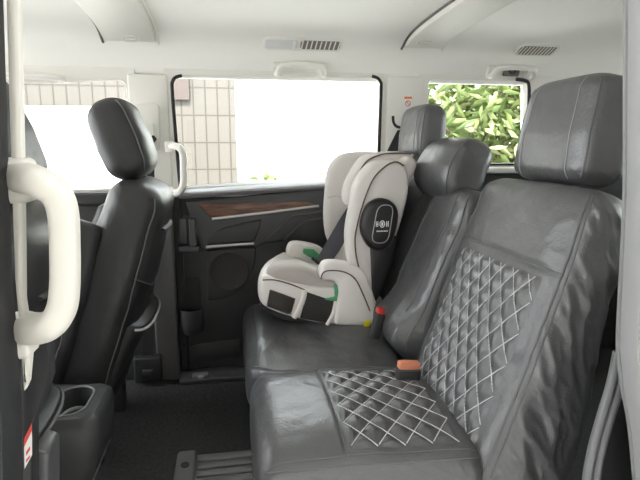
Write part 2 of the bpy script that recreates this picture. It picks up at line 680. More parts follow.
# sliding door window
w2 = window('window_2', (.638, 1.276), (-.228, 1.260), (-.216, .812), (.634, .845), (-.25, .665, .78, 1.285), M['cream'], seal=.004, sm='cream')
for P_ in ([(-.206, 2.186, .80), (-.214, 2.186, 1.0), (-.220, 2.186, 1.20), (-.217, 2.186, 1.235), (-.203, 2.186, 1.252), (-.18, 2.187, 1.258)],
           [(.622, 2.186, .83), (.626, 2.186, 1.0), (.630, 2.186, 1.22), (.627, 2.186, 1.25), (.613, 2.186, 1.266), (.59, 2.187, 1.273)]):
    MB().tube(P_, .0068, .006, up=(0, 1, 0), n=10, sub=4).build('window_run', M['rubber'], w2)
MB().box((-1.7, 2.14, .755), (-.40, 2.22, .808), .012).build('window_ledge', M['dplast'], w1)
# rear quarter window
w3 = window('window_3', (1.305, 1.275), (.833, 1.274), (.843, .905), (1.33, .903), (.80, 1.70, .885, 1.29), M['cream'], r=.035, seal=.004, sm='cream')
MB().tube([(1.24, 2.187, 1.274), (1.285, 2.186, 1.268), (1.303, 2.186, 1.245), (1.31, 2.186, 1.15), (1.325, 2.186, .92)], .008, .005, up=(0, 1, 0), n=10, sub=4).tube([(.86, 2.186, .905), (1.31, 2.186, .905)], .004, n=8).build('window_run', M['rubber'], w3)
# B and C pillar trims on the far side
MB().box((-.388, 2.184, .775), (-.236, 2.25, 1.262), .008).build('trim_3', M['cream'], kind='structure')
MB().box((-.335, 2.155, -.0), (-.243, 2.25, .785), .01).build('trim_4', M['dtrim'], kind='structure')
MB().box((.655, 2.184, .80), (.818, 2.25, 1.275), .008).build('trim_5', M['cream'], kind='structure')
MB().box((1.62, 2.165, .86), (2.3, 2.25, 1.30), .02).build('trim_6', M['cream'], kind='structure')
MB().box((.80, 2.12, .868), (1.72, 2.25, .893), .01).build('trim_7', M['cream'], kind='structure')
# rear wall with window
e = empty('wall_rear', (2.3, 1.5, 0), kind='structure')
MB().box((2.28, .64, -.04), (2.34, 2.26, .85), .01).build('lower_panel', M['dplast'], e)
for y0, y1, z0, z1 in ((.64, .80, .85, 1.45), (2.10, 2.26, .85, 1.45), (.64, 2.26, 1.30, 1.47)):
    MB().box((2.28, y0, z0), (2.34, y1, z1), .01).build('surround', M['cream'], e)
MB().box((2.305, .80, .85), (2.31, 2.10, 1.30)).build('pane', M['glass'], e)
# near rear quarter, behind the door opening
e = empty('wall_near', (1.4, .68, 0), kind='structure')
MB().box((.78, .60, -.04), (2.3, .68, .70), .01).build('lower_panel', M['dplast'], e)
MB().box((.78, .60, .70), (2.3, .68, 1.28), .01).build('upper_panel', M['cream'], e)

# ------------------------------------------------------------------ SLIDING DOOR (far side)
d1 = empty('door_1', (.2, 2.2, 0), kind='structure')
YD = 2.195


def pg(px, Y):
    return [aY(x, y, Y) for x, y in px]


# main card, with a gently bowed face
mb = MB()
mb.box((-.245, YD, -.04), (.80, 2.27, .815), .01)
mb.build('door_card', M['dplast'], d1)
MB().prism([(-.215, 2.140, .790), (-.215, 2.143, .798), (-.215, 2.215, .822), (-.215, 2.24, .822), (-.215, 2.24, .765), (-.215, 2.172, .776)], (.88, 0, .044), .006).build('window_ledge', M['ledge'], d1)
MB().prism([(-.215, 2.18, .03), (-.215, 2.18, .79), (-.203, 2.18, .79), (-.203, 2.18, .03)], (0, .05, 0), .003).build('edge_seal', M['rubber'], d1)
# raised upper panel with flowing lower edge
up = pg([(186, 201), (330, 187), (352, 187), (352, 262), (285, 240), (262, 243), (256, 247), (207, 249), (203, 250), (196, 236), (190, 215)], YD)
MB().prism(up, (0, -.018, 0), .008, 3).build('upper_pad', M['dplast2'], d1)
# walnut insert with silver strip below
MB().prism(pg([(197, 203.5), (212.5, 218), (318, 205.5), (304, 201.5)], YD - .018), (0, -.008, 0), .003).build('wood_trim', M['wood'], d1)
MB().tube(pg([(212, 219), (250, 214.5), (290, 209.6), (319, 206)], YD - .026), .0045, .006, up=(0, 0, 1), n=8).build('trim_strip', M['silver'], d1)
# grab recess and its lower ledge
MB().prism(pg([(208, 238), (222, 228), (245, 222), (262, 219), (258, 232), (254, 241), (207, 244)], YD - .017), (0, -.012, 0), .006, 3).build('pull_pocket', M['dplast'], d1)
MB().tube(pg([(206, 247), (225, 245.5), (254, 243.5)], YD - .028), .004, .006, up=(0, 0, 1), n=8).build('pull_strip', M['silver'], d1)
MB().tube(pg([(268, 240), (280, 228), (292, 217), (310, 214), (352, 207)], YD - .016), .007, n=8).build('styling_crease', M['crease'], d1)
MB().tube(pg([(285, 240), (296, 229), (305, 222), (322, 219), (352, 214)], YD - .016), .007, n=8).build('styling_crease', M['crease'], d1)
# lower map pocket with speaker
mp = pg([(207, 250), (256, 247), (255, 262), (249, 280), (238, 292), (222, 299), (208, 300)], YD)
MB().prism(mp, (0, -.012, 0), .006, 3).build('lower_pad', M['dplast'], d1)
c = aY(229, 271, YD - .012)
mb = MB()
mb.loft([[c + Vector((r * math.cos(2 * PI * i / 40), y, r * math.sin(2 * PI * i / 40))) for i in range(40)] for r, y in ((.085, .004), (.085, -.003), (.080, -.005), (.074, -.002), (.01, -.002))])
mb.build('speaker_grille', M['meshd'], d1)
# latch handle column at the leading edge
mb = MB().prism(pg([(178, 216), (200, 215), (202, 252), (178, 253)], YD), (0, -.010, 0), .004)
mb.build('latch_bezel', M['dplast'], d1)
MB().prism(pg([(189, 218), (196, 218), (197, 246), (190, 246)], YD - .01), (0, -.022, 0), .006, 3).build('latch_handle', M['dplast2'], d1)
MB().prism(pg([(179, 218), (187, 218), (188, 244), (179, 244)], YD - .01), (0, -.014, 0), .005, 3).build('latch_lever', M['dplast2'], d1)
MB().prism(pg([(179, 246), (200, 245.5), (200, 251), (179, 251.5)], YD - .01), (0, -.020, 0), .004, 3).build('latch_foot', M['dplast2'], d1)
# tall bottle holder: recess plate and bowed cup
MB().prism(pg([(182, 281), (186, 277), (197, 277), (200, 281), (201, 312), (182, 313)], YD), (0, -.006, 0), .003).build('bottle_recess', M['rubber'], d1)
mb = MB()
c = aY(192, 318, YD)
rings = []
for k, (z, rx, ry) in enumerate(((.045, .046, .052), (.045, .050, .058), (.0, .050, .058), (-.05, .046, .050), (-.066, .036, .036))):
    rings.append([c + Vector((rx * math.cos(PI * i / 20), -ry * math.sin(PI * i / 20), z)) for i in range(21)])
mb.loft([[c + Vector((.040 * math.cos(PI * i / 20), -.045 * math.sin(PI * i / 20), -.02)) for i in range(21)]] + rings)
mb.build('bottle_holder', M['dplast2'], d1)
MB().prism(pg([(182, 345), (240, 338), (240, 356), (183, 363)], YD), (0, -.010, 0), .004).build('kick_plate', M['dplast'], d1)

# ------------------------------------------------------------------ FAR B PILLAR FITTINGS
g = empty('assist_grip', aY(172, 170, 2.16), label='cream vertical grab handle on the far pillar behind the driver seat', cat='grab handle')
P = pg([(169, 147), (174, 146), (180, 148.5), (183, 155), (183.5, 170), (183.5, 182), (181, 190), (175, 193), (169, 192)], 2.10)
P[0].y = 2.165; P[1].y = 2.13; P[-1].y = 2.165; P[-2].y = 2.13
MB().tube(P, .0135, .016, up=(0, 1, 0), n=14, sub=6, sq=2.6).build('handle_bar', M['cream'], g)
for px, py in ((170, 147), (170, 192)):
    q = aY(px, py, 2.155)
    MB().box(q - Vector((.02, .008, .022)), q + Vector((.018, .016, .022)), .007).build('mount', M['cream'], g)

g = empty('seat_belt', aY(148, 130, 2.165), label='black front seat belt running down the far pillar behind the driver seat', cat='seat belt')
MB().prism(quad_loop(pg([(135, 104), (159, 104), (160, 151), (136, 151)], 2.168), .015), (0, -.008, 0), .003).build('cover_plate', M['cream'], g)
MB().prism(quad_loop(pg([(145, 124), (154, 124), (155, 141), (146, 141)], 2.160), .006), (0, -.014, 0), .003).build('belt_guide', M['cream'], g)
MB().prism(pg([(147, 138), (154, 135), (157, 139), (154, 144), (149, 146)], 2.150), (0, -.012, 0), .003).build('guide_tip', M['rubber'], g)
top = aY(151, 142, 2.145)
bot = Vector((-.365, 2.135, .11))
s = Vector((.022, 0, 0))
MB().prism([top - s * .6, top + s * .6, bot + s, bot - s], (0, .003, 0)).build('webbing', M['webk'], g)
c = Vector((-.365, 2.13, .075))
MB().box(c - Vector((.055, .025, .055)), c + Vector((.055, .024, .055)), .01).build('anchor_cover', M['dplast'], g)
MB().box(c - Vector((.020, .034, .020)), c + Vector((.022, .022, .006)), .005).build('anchor_bolt', M['dplast2'], g)


# ------------------------------------------------------------------ CEILING FITTINGS
def frame_at(px, py, lift=0.0):
    p, n = onceil(px, py, lift)
    u = Vector((1, 0, 0))
    v = n.cross(u).normalized()
    if v.z < 0: v = -v
    return p, u, v, n


def local_prism(mb, f, loop, z0, z1, r=0.0):
    p, u, v, n = f
    return mb.prism([p + u * a + v * b + n * z0 for a, b in loop], n * (z1 - z0), r)


def grip(px0, px1, py, depth, label, name='assist_grip', slot=False):
    """overhead assist grip lying along the side rail"""
    pa, u, v, n = frame_at(px0, py)
    pb = frame_at(px1, py)[0]
    c, L = (pa + pb) / 2, (pb - pa).length
    pr, nn = onceil((px0 + px1) / 2, py)
    g = empty(name, pr, label=label, cat='assist grip')
    f = (pr, u, v, nn)
    h = L / 2
    w = lambda a, b, z: pr + u * a + v * b + nn * z
    MB().tube([w(-h, -.040, .0), w(-h + .002, -.026, .026), w(-h + .014, .006, .038), w(-h + .05, .014, .040), w(0, .016, .040), w(h - .05, .014, .040), w(h - .014, .006, .038), w(h - .002, -.026, .026), w(h, -.040, .0)],
              .0115, .009, up=nn, n=12, sub=5, sq=2.5).build('handle_bar', M['cream'], g)
    for s in (-1, 1):
        local_prism(MB(), f, rrect(s * (h - .006), -.020, .021, .030, .008), -.012, .010, .003).build('mount', M['cream'], g)
    if slot:
        local_prism(MB(), f, rrect(0, -.020, .036, .013, .004), -.006, .010, .002).build('hook_recess', M['slot'], g)
        MB().tube([w(-.012, -.008, .008), w(-.010, -.016, .016), w(.010, -.016, .016), w(.012, -.008, .008)], .003, n=8).build('coat_hook', M['rubber'], g)
    return g


grip(277, 324, 65, .03, 'cream assist grip on the headliner above the sliding door window')
grip(491, 533, 68, .03, 'cream assist grip with a dark coat hook above the rear quarter window', slot=True)
grip(-18, 65, 71, .03, 'cream assist grip above the driver door window')


def vent(px, py, hw, hh, split, label, cat='air vent', name='air_vent', nsl=9):
    f = frame_at(px, py)
    g = empty(name, f[0], label=label, cat=cat)
    local_prism(MB(), f, rrect(0, 0, hw, hh, hh * .75), -.008, .006, .003).build('bezel', M['cream'], g)
    x0 = -hw + .010
    x1 = hw - .012
    xs_ = x0
    if split:
        xl = lerp(x0, x1, .42)
        local_prism(MB(), f, rrect((x0 + xl) / 2, 0, (xl - x0) / 2, hh * .62, hh * .2), .0, .0085, .0015).build('lamp_lens', M['lens'], g)
        local_prism(MB(), f, rrect(xl - .014, 0, .006, hh * .5, .002), .0, .0115, .001).build('lamp_switch', M['white'], g)
        xs_ = xl + .012
    local_prism(MB(), f, rrect((xs_ + x1) / 2, 0, (x1 - xs_) / 2, hh * .6, hh * .35), .0, .0068).build('louvre_recess', M['slot'], g)
    for k in range(nsl):
        x = lerp(xs_ + .006, x1 - .006, k / (nsl - 1))
        local_prism(MB(), f, [(x - .0028, -hh * .58), (x + .0022, -hh * .58), (x + .0052, hh * .58), (x + .0002, hh * .58)], .003, .0085).build('louvre', M['cream'], g)
    return g


vent(303.5, 43.5, .158, .040, True, 'cream ceiling air vent with reading lamp above the sliding door window')
vent(537, 49.5, .094, .046, False, 'cream ceiling air vent without a lamp above the rear quarter window', nsl=11)

# ------------------------------------------------------------------ FAR C PILLAR
p = [aY(x, y, 2.169) for x, y in ((404, 96), (412, 96), (412, 109), (404, 109))]
g = empty('warning_label', p[0], label='small white and orange warning sticker on the far rear pillar', cat='sticker')
MB().prism(p, (0, -.001, 0)).build('label_sheet', M['paper'], g)
MB().prism(pg([(404.3, 96.6), (411.8, 96.6), (411.8, 98.8), (404.3, 98.8)], 2.168), (0, -.001, 0)).build('orange_band', M['labelo'], g)
c = aY(408, 103.5, 2.1675)
MB().tube([c + Vector((.011 * math.cos(a), 0, .011 * math.sin(a))) for a in [2 * PI * i / 16 for i in range(16)]] , .0014, closed=True, sub=1, n=5, up=(0, 1, 0)).tube([c + Vector((-.008, 0, .008)), c + Vector((.008, 0, -.008))], .0014, n=5, up=(0, 1, 0)).build('ban_symbol', M['labelr'], g)


# ------------------------------------------------------------------ SECOND ROW SEATS
def quilt(w0, w1, h0, h1, dw, dh, amp, edge=0.006):
    def f(w, h):
        if not (w0 < w < w1 and h0 < h < h1): return 0.0
        a, b = (w - w0) / dw, (h - h0) / dh
        u, v = (a + b) / 2, (a - b) / 2
        g = abs(math.sin(PI * u) * math.sin(PI * v)) ** 0.75
        k = min(1, (w - w0) / edge, (w1 - w) / edge, (h - h0) / edge, (h1 - h) / edge)
        return amp * g * max(0, k)
    return f


def quilt_lines(sl, mb, w0, w1, h0, h1, dw, dh, rad):
    """diagonal stitch runs clipped to the panel"""
    A, B = (w1 - w0) / dw, (h1 - h0) / dh
    for s in (1, -1):
        for k in range(-int(B) - 2, int(A + B) + 3):
            # a + s*b = 2*k'
            pts = []
            c = 2 * k
            N_ = 60
            for i in range(N_ + 1):
                b = B * i / N_
                a = c - s * b
                if 0 <= a <= A:
                    pts.append((w0 + a * dw, h0 + b * dh))
            if len(pts) > 2:
                sl.line(mb, pts, rad, off=.0015)


def headrest(O, rec, H, a, d, parent, m, name='headrest', n=3.6, wob=.002, lines=True, taper=.10, seed=0, r=.045, poles=True, pole_to=None, flip=False, crown=0.0, post='silver'):
    rc = math.radians(rec)
    Hd = Vector((math.sin(rc), 0, math.cos(rc)))
    N = Vector((-math.cos(rc), 0, math.sin(rc)))
    if flip: N = -N
    af = lambda h: a * (1 - taper * (h / H) ** 1.5 - .06 * (1 - min(1, h / (H * .4))) ** 2)
    df = lambda h: d * (1 - .12 * abs(h / H - .45) * 2)
    sl = Slab(O, (0, 1, 0), Hd, N, H, af, df, n=n, r=r, wob=wob, seed=seed, ns=120, nt=50, bend=(lambda h: crown * (1 - ((h / H - .5) * 2) ** 2)))
    o = sl.build(name, m, parent)
    if lines:
        for w in (-a * .62, a * .62):
            seam(o, lambda mb: sl.line(mb, [(w * (1 - taper * (i / 30) ** 1.5), lerp(.012, H - .012, i / 30)) for i in range(31)], .0012), 'stitching', 'seam')
    for ph in (PI / 4 - .12, 3 * PI / 4 + .12):
        seam(o, lambda mb: sl.edge(mb, ph, .018, H - .018, .0022), 'piping')
    if poles:
        for y in (-.06, .06):
            q = Vector(O) + Vector((0, y, 0))
            MB().tube([q - Hd * .07, q + Hd * .03], .007, n=10).build('support_post', M[post], o)
    return sl, o


def backrest_frame(rec):
    rc = math.radians(rec)
    return Vector((math.sin(rc), 0, math.cos(rc))), Vector((-math.cos(rc), 0, math.sin(rc)))


REC = 20
# ---- near seat
ZC = .375
ns_ = empty('rear_seat', (.28, 1.135, 0), label='near second-row seat with diamond-quilted black leatherette covers and large headrest', cat='car seat', group='second-row seats')
QC = dict(w0=-.192, w1=.145, h0=.06, h1=.297, dw=.0337, dh=.0296)
qf = quilt(amp=.008, **QC)
crown = lambda w, h: .020 * (1 - (w / .24) ** 2) - .012 * sstep(.25, .5, h)
cus = Slab((.515, 1.135, ZC - .105), (0, 1, 0), (-1, 0, .03), (0.03, 0, 1), .485, lambda h: .238, lambda h: .20 + .012 * sstep(.1, .35, h), n=4.5, r=.055,
           disp=lambda w, h: crown(w, h) + qf(w, h) - .010 * (1 - min(1, abs(h - .305) / .008)) * (abs(w) < .2) * .4, wob=.0035, seed=3, ns=360, nt=130, folds=.004)
co_ = cus.build('seat_cushion', M['leather'], ns_)
mb = MB()
quilt_lines(cus, mb, rad=.00115, **QC)
mb.build('quilt_stitching', M['stitch'], co_)
seam(co_, lambda mb: cus.line(mb, [(lerp(-.21, .165, i / 40), .305) for i in range(41)], .0016))
seam(co_, lambda mb: cus.line(mb, [(-.205, lerp(.01, .46, i / 40)) for i in range(41)], .0014))
seam(co_, lambda mb: cus.line(mb, [(.18, lerp(.01, .46, i / 40)) for i in range(41)], .0014))
seam(co_, lambda mb: cus.edge(mb, PI / 4 - .1, .02, .47, .0018))
seam(co_, lambda mb: cus.edge(mb, 3 * PI / 4 + .1, .02, .47, .0018))

Hd, N = backrest_frame(REC)
QB = dict(w0=-.188, w1=.155, h0=.015, h1=.425, dw=.0258, dh=.036)
qb = quilt(amp=.0085, **QB)
QB2 = dict(QB, h0=.075, h1=.485)


def back_disp(w, h):
    x = .010 * (1 - (w / .24) ** 2) - .010 * math.exp(-((h - .448) / .006) ** 2) * .35
    x += .007 * sstep(.19, .225, abs(w)) * (1 - sstep(.42, .52, h))       # side bolsters
    return x + qb(w, h)


BH = .695
BD = lambda h: .255 - .11 * sstep(.0, .60, h)
base = Vector((.492, 1.135, .365)) - N * .085 - Hd * .11
bk = Slab(base, (0, 1, 0), Hd, N, BH, lambda h: .24 - .014 * sstep(.51, .70, h), lambda h: BD(h - .06), n=4.2, r=.055, disp=lambda w, h: back_disp(w, h - .06), wob=.005, seed=11, folds=.007, bend=lambda h: .0875 - BD(h - .06) / 2, ns=360, nt=150)
bo = bk.build('backrest', M['leather'], ns_)
mb = MB()
quilt_lines(bk, mb, rad=.00105, **QB2)
mb.build('quilt_stitching', M['stitch'], bo)
seam(bo, lambda mb: bk.line(mb, [(lerp(-.222, .215, i / 40), .508) for i in range(41)], .0018))
seam(bo, lambda mb: bk.edge(mb, PI - (PI / 4 - .12), .03, BH - .02, .0026))
seam(bo, lambda mb: bk.edge(mb, PI - (PI / 4 - .12) + .07, .03, BH - .02, .0018))
seam(bo, lambda mb: bk.edge(mb, PI / 4 - .05, .03, BH - .02, .0022))
headrest((.785, 1.15, .895), 9, .248, .152, .14, ns_, M['leather'], seed=5, n=4.2, r=.04, taper=.12)
# seat underframe
MB().box((.10, .94, .0), (.52, 1.33, .22), .02).build('seat_base', M['dplast'], ns_)

# ---- far bench (60 part): wide cushion, centre backrest, far backrest
fs_ = empty('rear_seat', (.28, 1.745, 0), label='far wide second-row seat in plain black leatherette under the child seat', cat='car seat', group='second-row seats')
cus2 = Slab((.515, 1.745, ZC - .11), (0, 1, 0), (-1, 0, .03), (.03, 0, 1), .49, lambda h: .362 - .05 * sstep(.38, .49, h), .205, n=5, r=.06,
            disp=lambda w, h: .050 * (1 - (w / .37) ** 2) * (1 - .25 * sstep(.25, .5, h)) - .03, wob=.006, seed=21, ns=260, nt=80)
c2 = cus2.build('seat_cushion', M['leather'], fs_)
seam(c2, lambda mb: cus2.edge(mb, 3 * PI / 4 + .1, .02, .47, .002))
seam(c2, lambda mb: cus2.line(mb, [(lerp(-.33, .33, i / 40), .455) for i in range(41)], .0015))


def back2_disp(w, h):
    return .012 * (1 - (w / .3) ** 2)


Hf, Nf = backrest_frame(19)
base = Vector((.50, 1.90, .365)) - Nf * .085 - Hf * .05
bk2 = Slab(base, (0, 1, 0), Hf, Nf, .60, lambda h: .205 - .03 * sstep(.40, .6, h), lambda h: .165 - .04 * sstep(.25, .6, h), n=4.5, r=.055, disp=back2_disp, wob=.004, seed=31, ns=180, nt=80)
b2 = bk2.build('backrest', M['leather'], fs_)
seam(b2, lambda mb: bk2.edge(mb, PI - (PI / 4 - .1), .03, .57, .0024))
seam(b2, lambda mb: bk2.line(mb, [(-.13, lerp(.04, .55, i / 30)) for i in range(31)], .0014))
base = Vector((.485, 1.535, .375)) - Nf * .08 - Hf * .02
bk3 = Slab(base, (0, 1, 0), Hf, Nf, .55, lambda h: .142 - .012 * sstep(.40, .55, h), lambda h: .16 - .035 * sstep(.15, .5, h), n=4.2, r=.05,
           disp=lambda w, h: .008 * (1 - (w / .15) ** 2) + .040 * math.exp(-((h - .075) / .06) ** 2), wob=.008, seed=41, ns=180, nt=80)
b3 = bk3.build('centre_backrest', M['leather'], fs_)
seam(b3, lambda mb: bk3.edge(mb, PI - (PI / 4 - .1), .03, .53, .0024))
for w in (-.085, .085):
    seam(b3, lambda mb: bk3.line(mb, [(w, lerp(.14, .53, i / 30)) for i in range(31)], .0014))
headrest((.69, 1.64, .805), 22, .215, .155, .165, fs_, M['leather'], seed=6, n=3.8, r=.062, taper=.10, lines=False, crown=.02, poles=False)
headrest((.715, 1.95, .925), 6, .215, .138, .12, fs_, M['leather'], seed=8, n=4, r=.045, taper=.10)
mb = MB().box((.10, 1.44, .0), (.52, 2.06, .20), .02)
mb.build('seat_base', M['dplast'], fs_)

# ------------------------------------------------------------------ FRONT SEATS
def front_seat(Y, dx, label, near):
    s = empty('front_seat', (-.45 + dx, Y, 0), label=label, cat='car seat', group='front seats')
    rec = 19
    Hd, N = backrest_frame(rec)
    O = Vector((-.515 + dx, Y, .17))
    H = .75
    bk = Slab(O, (0, 1, 0), Hd, -N, H, lambda h: .235 - .035 * sstep(.42, .70, h), lambda h: .205 - .035 * sstep(.4, .7, h), n=3.6, r=.07,
              disp=lambda w, h: .012 * (1 - (w / .24) ** 2), wob=.004, seed=50 + dx * 10, ns=160, nt=80)
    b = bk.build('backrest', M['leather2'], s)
    seam(b, lambda mb: bk.edge(mb, PI / 4 - .1, .03, H - .03, .0024))
    seam(b, lambda mb: bk.edge(mb, 3 * PI / 4 + .1, .03, H - .03, .0024))
    seam(b, lambda mb: bk.line(mb, [(lerp(-.21, .21, i / 30), .48 - .05 * math.cos((i / 30 - .5) * PI)) for i in range(31)], .0018))
    # forward side bolsters
    for sy in (-1, 1):
        bs = Slab(O + Vector((-.110, sy * .205, 0)) + Hd * .10, (0, 1, 0), Hd, N, .54, lambda h: .052 - .012 * sstep(.3, .54, h), lambda h: .15 - .04 * sstep(.3, .54, h), n=3, r=.035, wob=.003, seed=60, ns=60, nt=40)
        bs.build('side_bolster', M['leather2'], s)
    # rear pocket with pale edge and pull slot near the top
    pk = Slab(O - N * .085 + Hd * .08, (0, 1, 0), Hd, -N, .25, .195, lambda h: .04 + .10 * (h / .25) ** 1.5, n=3, r=.012, ns=80, nt=30)
    po = pk.build('seat_pocket', M['leather2'], s)
    mb = MB()
    mb.tube([pk.front(lerp(-.19, .19, i / 30), .240, .002) for i in range(31)], .004, n=8, sub=1, up=N)
    mb.build('pocket_edge', M['seamd' if near else 'stitch'], po)
    mb = MB()
    mb.tube([bk.front(lerp(-.10, .10, i / 12), .625, .003) for i in range(13)], .009, .004, n=8, sub=1, up=Hd)
    mb.build('pull_slot', M['rubber'], b)
    # headrest leans forward
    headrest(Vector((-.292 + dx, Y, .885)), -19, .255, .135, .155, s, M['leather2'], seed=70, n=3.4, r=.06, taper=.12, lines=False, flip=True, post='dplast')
    # cushion
    cu = Slab((-.47 + dx, Y, .20), (0, 1, 0), (-1, 0, .10), (.1, 0, 1), .52, .25, .19, n=3.8, r=.06, wob=.003, seed=80, ns=100, nt=50)
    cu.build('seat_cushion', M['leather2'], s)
    # recliner covers at the hinge and the rail stand
    for sy in (-1, 1):
        mb = MB().prism([(-.60 + dx, Y + sy * .245, .12), (-.44 + dx, Y + sy * .245, .12), (-.40 + dx, Y + sy * .245, .20), (-.46 + dx, Y + sy * .245, .30), (-.54 + dx, Y + sy * .245, .31)], (0, sy * .02, 0), .008)
        mb.build('recliner_cover', M['dplast'], s)
    MB().box((-.92 + dx, Y - .19, 0), (-.42 + dx, Y - .14, .12), .01).build('seat_rail', M['dplast'], s)
    MB().box((-.92 + dx, Y + .14, 0), (-.42 + dx, Y + .19, .12), .01).build('seat_rail', M['dplast'], s)
    return s


front_seat(1.77, 0, 'driver seat in black leatherette in front of the far pillar', False)
front_seat(1.03, -.115, 'passenger seat in black leatherette half hidden behind the near grab handle', True)

# ------------------------------------------------------------------ CONSOLE BOX
g = empty('console_box', (-.45, 1.37, 0), label='black centre console end with open cup holder between the front seats', cat='console')
cx0, cx1, cy0, cy1, ct = -.72, -.345, 1.25, 1.475, .325
mb = MB()
outer = rrect((cx0 + cx1) / 2, (cy0 + cy1) / 2, (cx1 - cx0) / 2, (cy1 - cy0) / 2, .035, 8)
n_ = len(outer)
sc2 = lambda lp, d: [((x - (cx0 + cx1) / 2) * (1 - d / ((cx1 - cx0) / 2)) + (cx0 + cx1) / 2, (y - (cy0 + cy1) / 2) * (1 - d / ((cy1 - cy0) / 2)) + (cy0 + cy1) / 2) for x, y in lp]
hole = rrect(-.430, 1.365, .044, .082, .045, 8)
rings = [[(x - .09, y, 0) for x, y in sc2(outer, .012)], [(x - .006, y, ct - .13) for x, y in outer], [(x, y, ct - .03) for x, y in outer], [(x, y, ct - .010) for x, y in sc2(outer, .004)], [(x, y, ct) for x, y in sc2(outer, .014)],
         [(x, y, ct) for x, y in hole], [(x, y, ct - .075) for x, y in rrect(-.430, 1.365, .039, .076, .042, 8)]]
mb.loft(rings)
mb.build('console_body', M['dplast2'], g)
MB().tube([(x, y, ct + .001) for x, y in hole], .003, closed=True, sub=1, n=8).build('cup_holder_rim', M['grey'], g)
MB().tube([(-.466, 1.35, ct - .05), (-.445, 1.345, ct - .025), (-.425, 1.37, ct - .025), (-.40, 1.40, ct - .045)], .006, n=8).build('holder_clip', M['grey'], g)
MB().tube([(cx1 - .019, cy1 - .04, .165), (cx1 - .030, cy0 + .11, .14), (cx1 - .042, cy0 + .04, .112)], .003, n=8).build('parting_line', M['grey'], g)
MB().box((-.70, 1.225, ct - .33), (-.40, 1.252, ct - .17), .008).build('side_pad', M['dplast'], g)
MB().tube([(-.505, 1.27, ct + .001), (-.505, 1.455, ct + .001)], .0025, n=6).build('lid_gap', M['rubber'], g)
MB().box((-.52, 1.215, .0), (-.38, 1.25, .075), .01).build('rear_socket_panel', M['dplast'], g)

# ------------------------------------------------------------------ FLOOR RAIL COVER
g = empty('floor_rail_cover', (-.05, 1.35, 0), label='grey ribbed plastic seat rail cover on the carpet in front of the near seat', cat='rail cover')
x0, x1, y0, y1 = -.195, .16, 1.18, 1.555
MB().box((x0 + .05, y0, 0), (x1, y1, .018), .004).build('plate', M['grey'], g)
for k in range(9):
    y = lerp(y0 + .03, y1 - .03, k / 8)
    MB().box((x0 + .065, y - .014, .014), (x1, y + .014, .026), .005).build('rib', M['grey'], g)
MB().box((x0, y0 - .01, 0), (x0 + .062, y1 + .01, .033), .012).build('end_cap', M['grey'], g)
for y in (1.48,):
    c = Vector((x0 + .03, y, .033))
    MB().loft([[c + Vector((r * math.cos(2 * PI * i / 20), r * math.sin(2 * PI * i / 20), z)) for i in range(20)] for r, z in ((.013, -.004), (.013, .003), (.009, .004), (.007, .001), (.002, .001))]).build('bolt', M['dplast'], g)

# ------------------------------------------------------------------ BUCKLES
def buckle(p, name, label, col, ang, w=.026, hx=.014, h=.075):
    g = empty(name, p, label=label, cat='buckle')
    rot = Matrix.Rotation(math.radians(ang), 4, 'Y')
    p = Vector(p)
    MB().box(p + Vector((-hx, -w, -.0)), p + Vector((hx, w, h)), .006, rot=rot, piv=p).build('buckle_body', M['dplast'], g)
    MB().box(p + Vector((-hx + .003, -w + .003, h - .008)), p + Vector((hx - .003, w - .003, h + .016)), .004, rot=rot, piv=p).build('release_button', col, g)
    return g


# ------------------------------------------------------------------ CHILD SEAT
cs = empty('child_seat', (.27, 1.85, .40), label='light grey high-back child booster seat strapped on the far rear seat', cat='child seat')
YN, YFAR = 1.655, 2.045        # near and far outer sides
YM = (YN + YFAR) / 2


def pr(px, Y):
    return [aY(x, y, Y) for x, y in px]


def band(name, px, Y, th, m, r=.012, seg=3, parent=cs, sub=1):
    """side-profile piece: outline seen in the photo at depth Y, thickness th away from the viewer"""
    P = smooth(pr(px, Y), sub, True) if sub > 1 else pr(px, Y)
    return MB().prism(P, (0, th, 0), r, seg).build(name, m, parent, ang=50)


# lower tray (dark foot) and white base shell lofted across the width
def base_ring(Y, px, k):
    return [Vector(p) for p in smooth(pr(px, YN), 4, True)]


def widen(outline, profile):
    """loft an XZ outline across Y; profile = list of (Y, inset) pairs"""
    c = sum(outline, Vector()) / len(outline)
    rings = []
    for Y, ins in profile:
        ring = []
        for p in outline:
            d = Vector((p.x - c.x, 0, p.z - c.z))
            L = d.length
            q = c + d * max(0.05, (L - ins) / L)
            ring.append(Vector((q.x, Y, q.z)))
        rings.append(ring)
    return rings


def body(name, px, Yref, y0, y1, r, m, parent=cs, sub=4, bulge=0.0, plan=0.0, drop=0.0):
    o = smooth(pr(px, Yref), sub, True)
    prof = []
    for k in range(6):
        t = k / 5 * PI / 2
        prof.append((y0 + r * (1 - math.sin(t)), r * (1 - math.cos(PI / 2 - t)) if False else r * (1 - math.sin(t)) ))
    # quarter-round rims
    prof = [(y0 + r * (1 - math.cos(a)), r * (1 - math.sin(a))) for a in [PI / 2 * k / 5 for k in range(6)]]
    mid = [(lerp(y0 + r, y1 - r, k / 6), -bulge * math.sin(PI * k / 6)) for k in range(1, 6)]
    prof2 = [(y1 - r * (1 - math.cos(a)), r * (1 - math.sin(a))) for a in [PI / 2 * k / 5 for k in range(5, -1, -1)]]
    rings = widen(o, prof + mid + prof2)
    if plan:
        xr = max(p.x for p in o)
        z0_, z1_ = min(p.z for p in o), max(p.z for p in o)
        for rg in rings:
            for p in rg:
                t = max(0, (p.y - y0) / (y1 - y0))
                p.x = xr - (xr - p.x) * (1 - plan * t ** 2.2)
                p.z -= drop * t ** 1.4 * max(0, (p.z - z0_) / (z1_ - z0_))
    return MB().loft(rings).build(name, m, parent, ang=60)


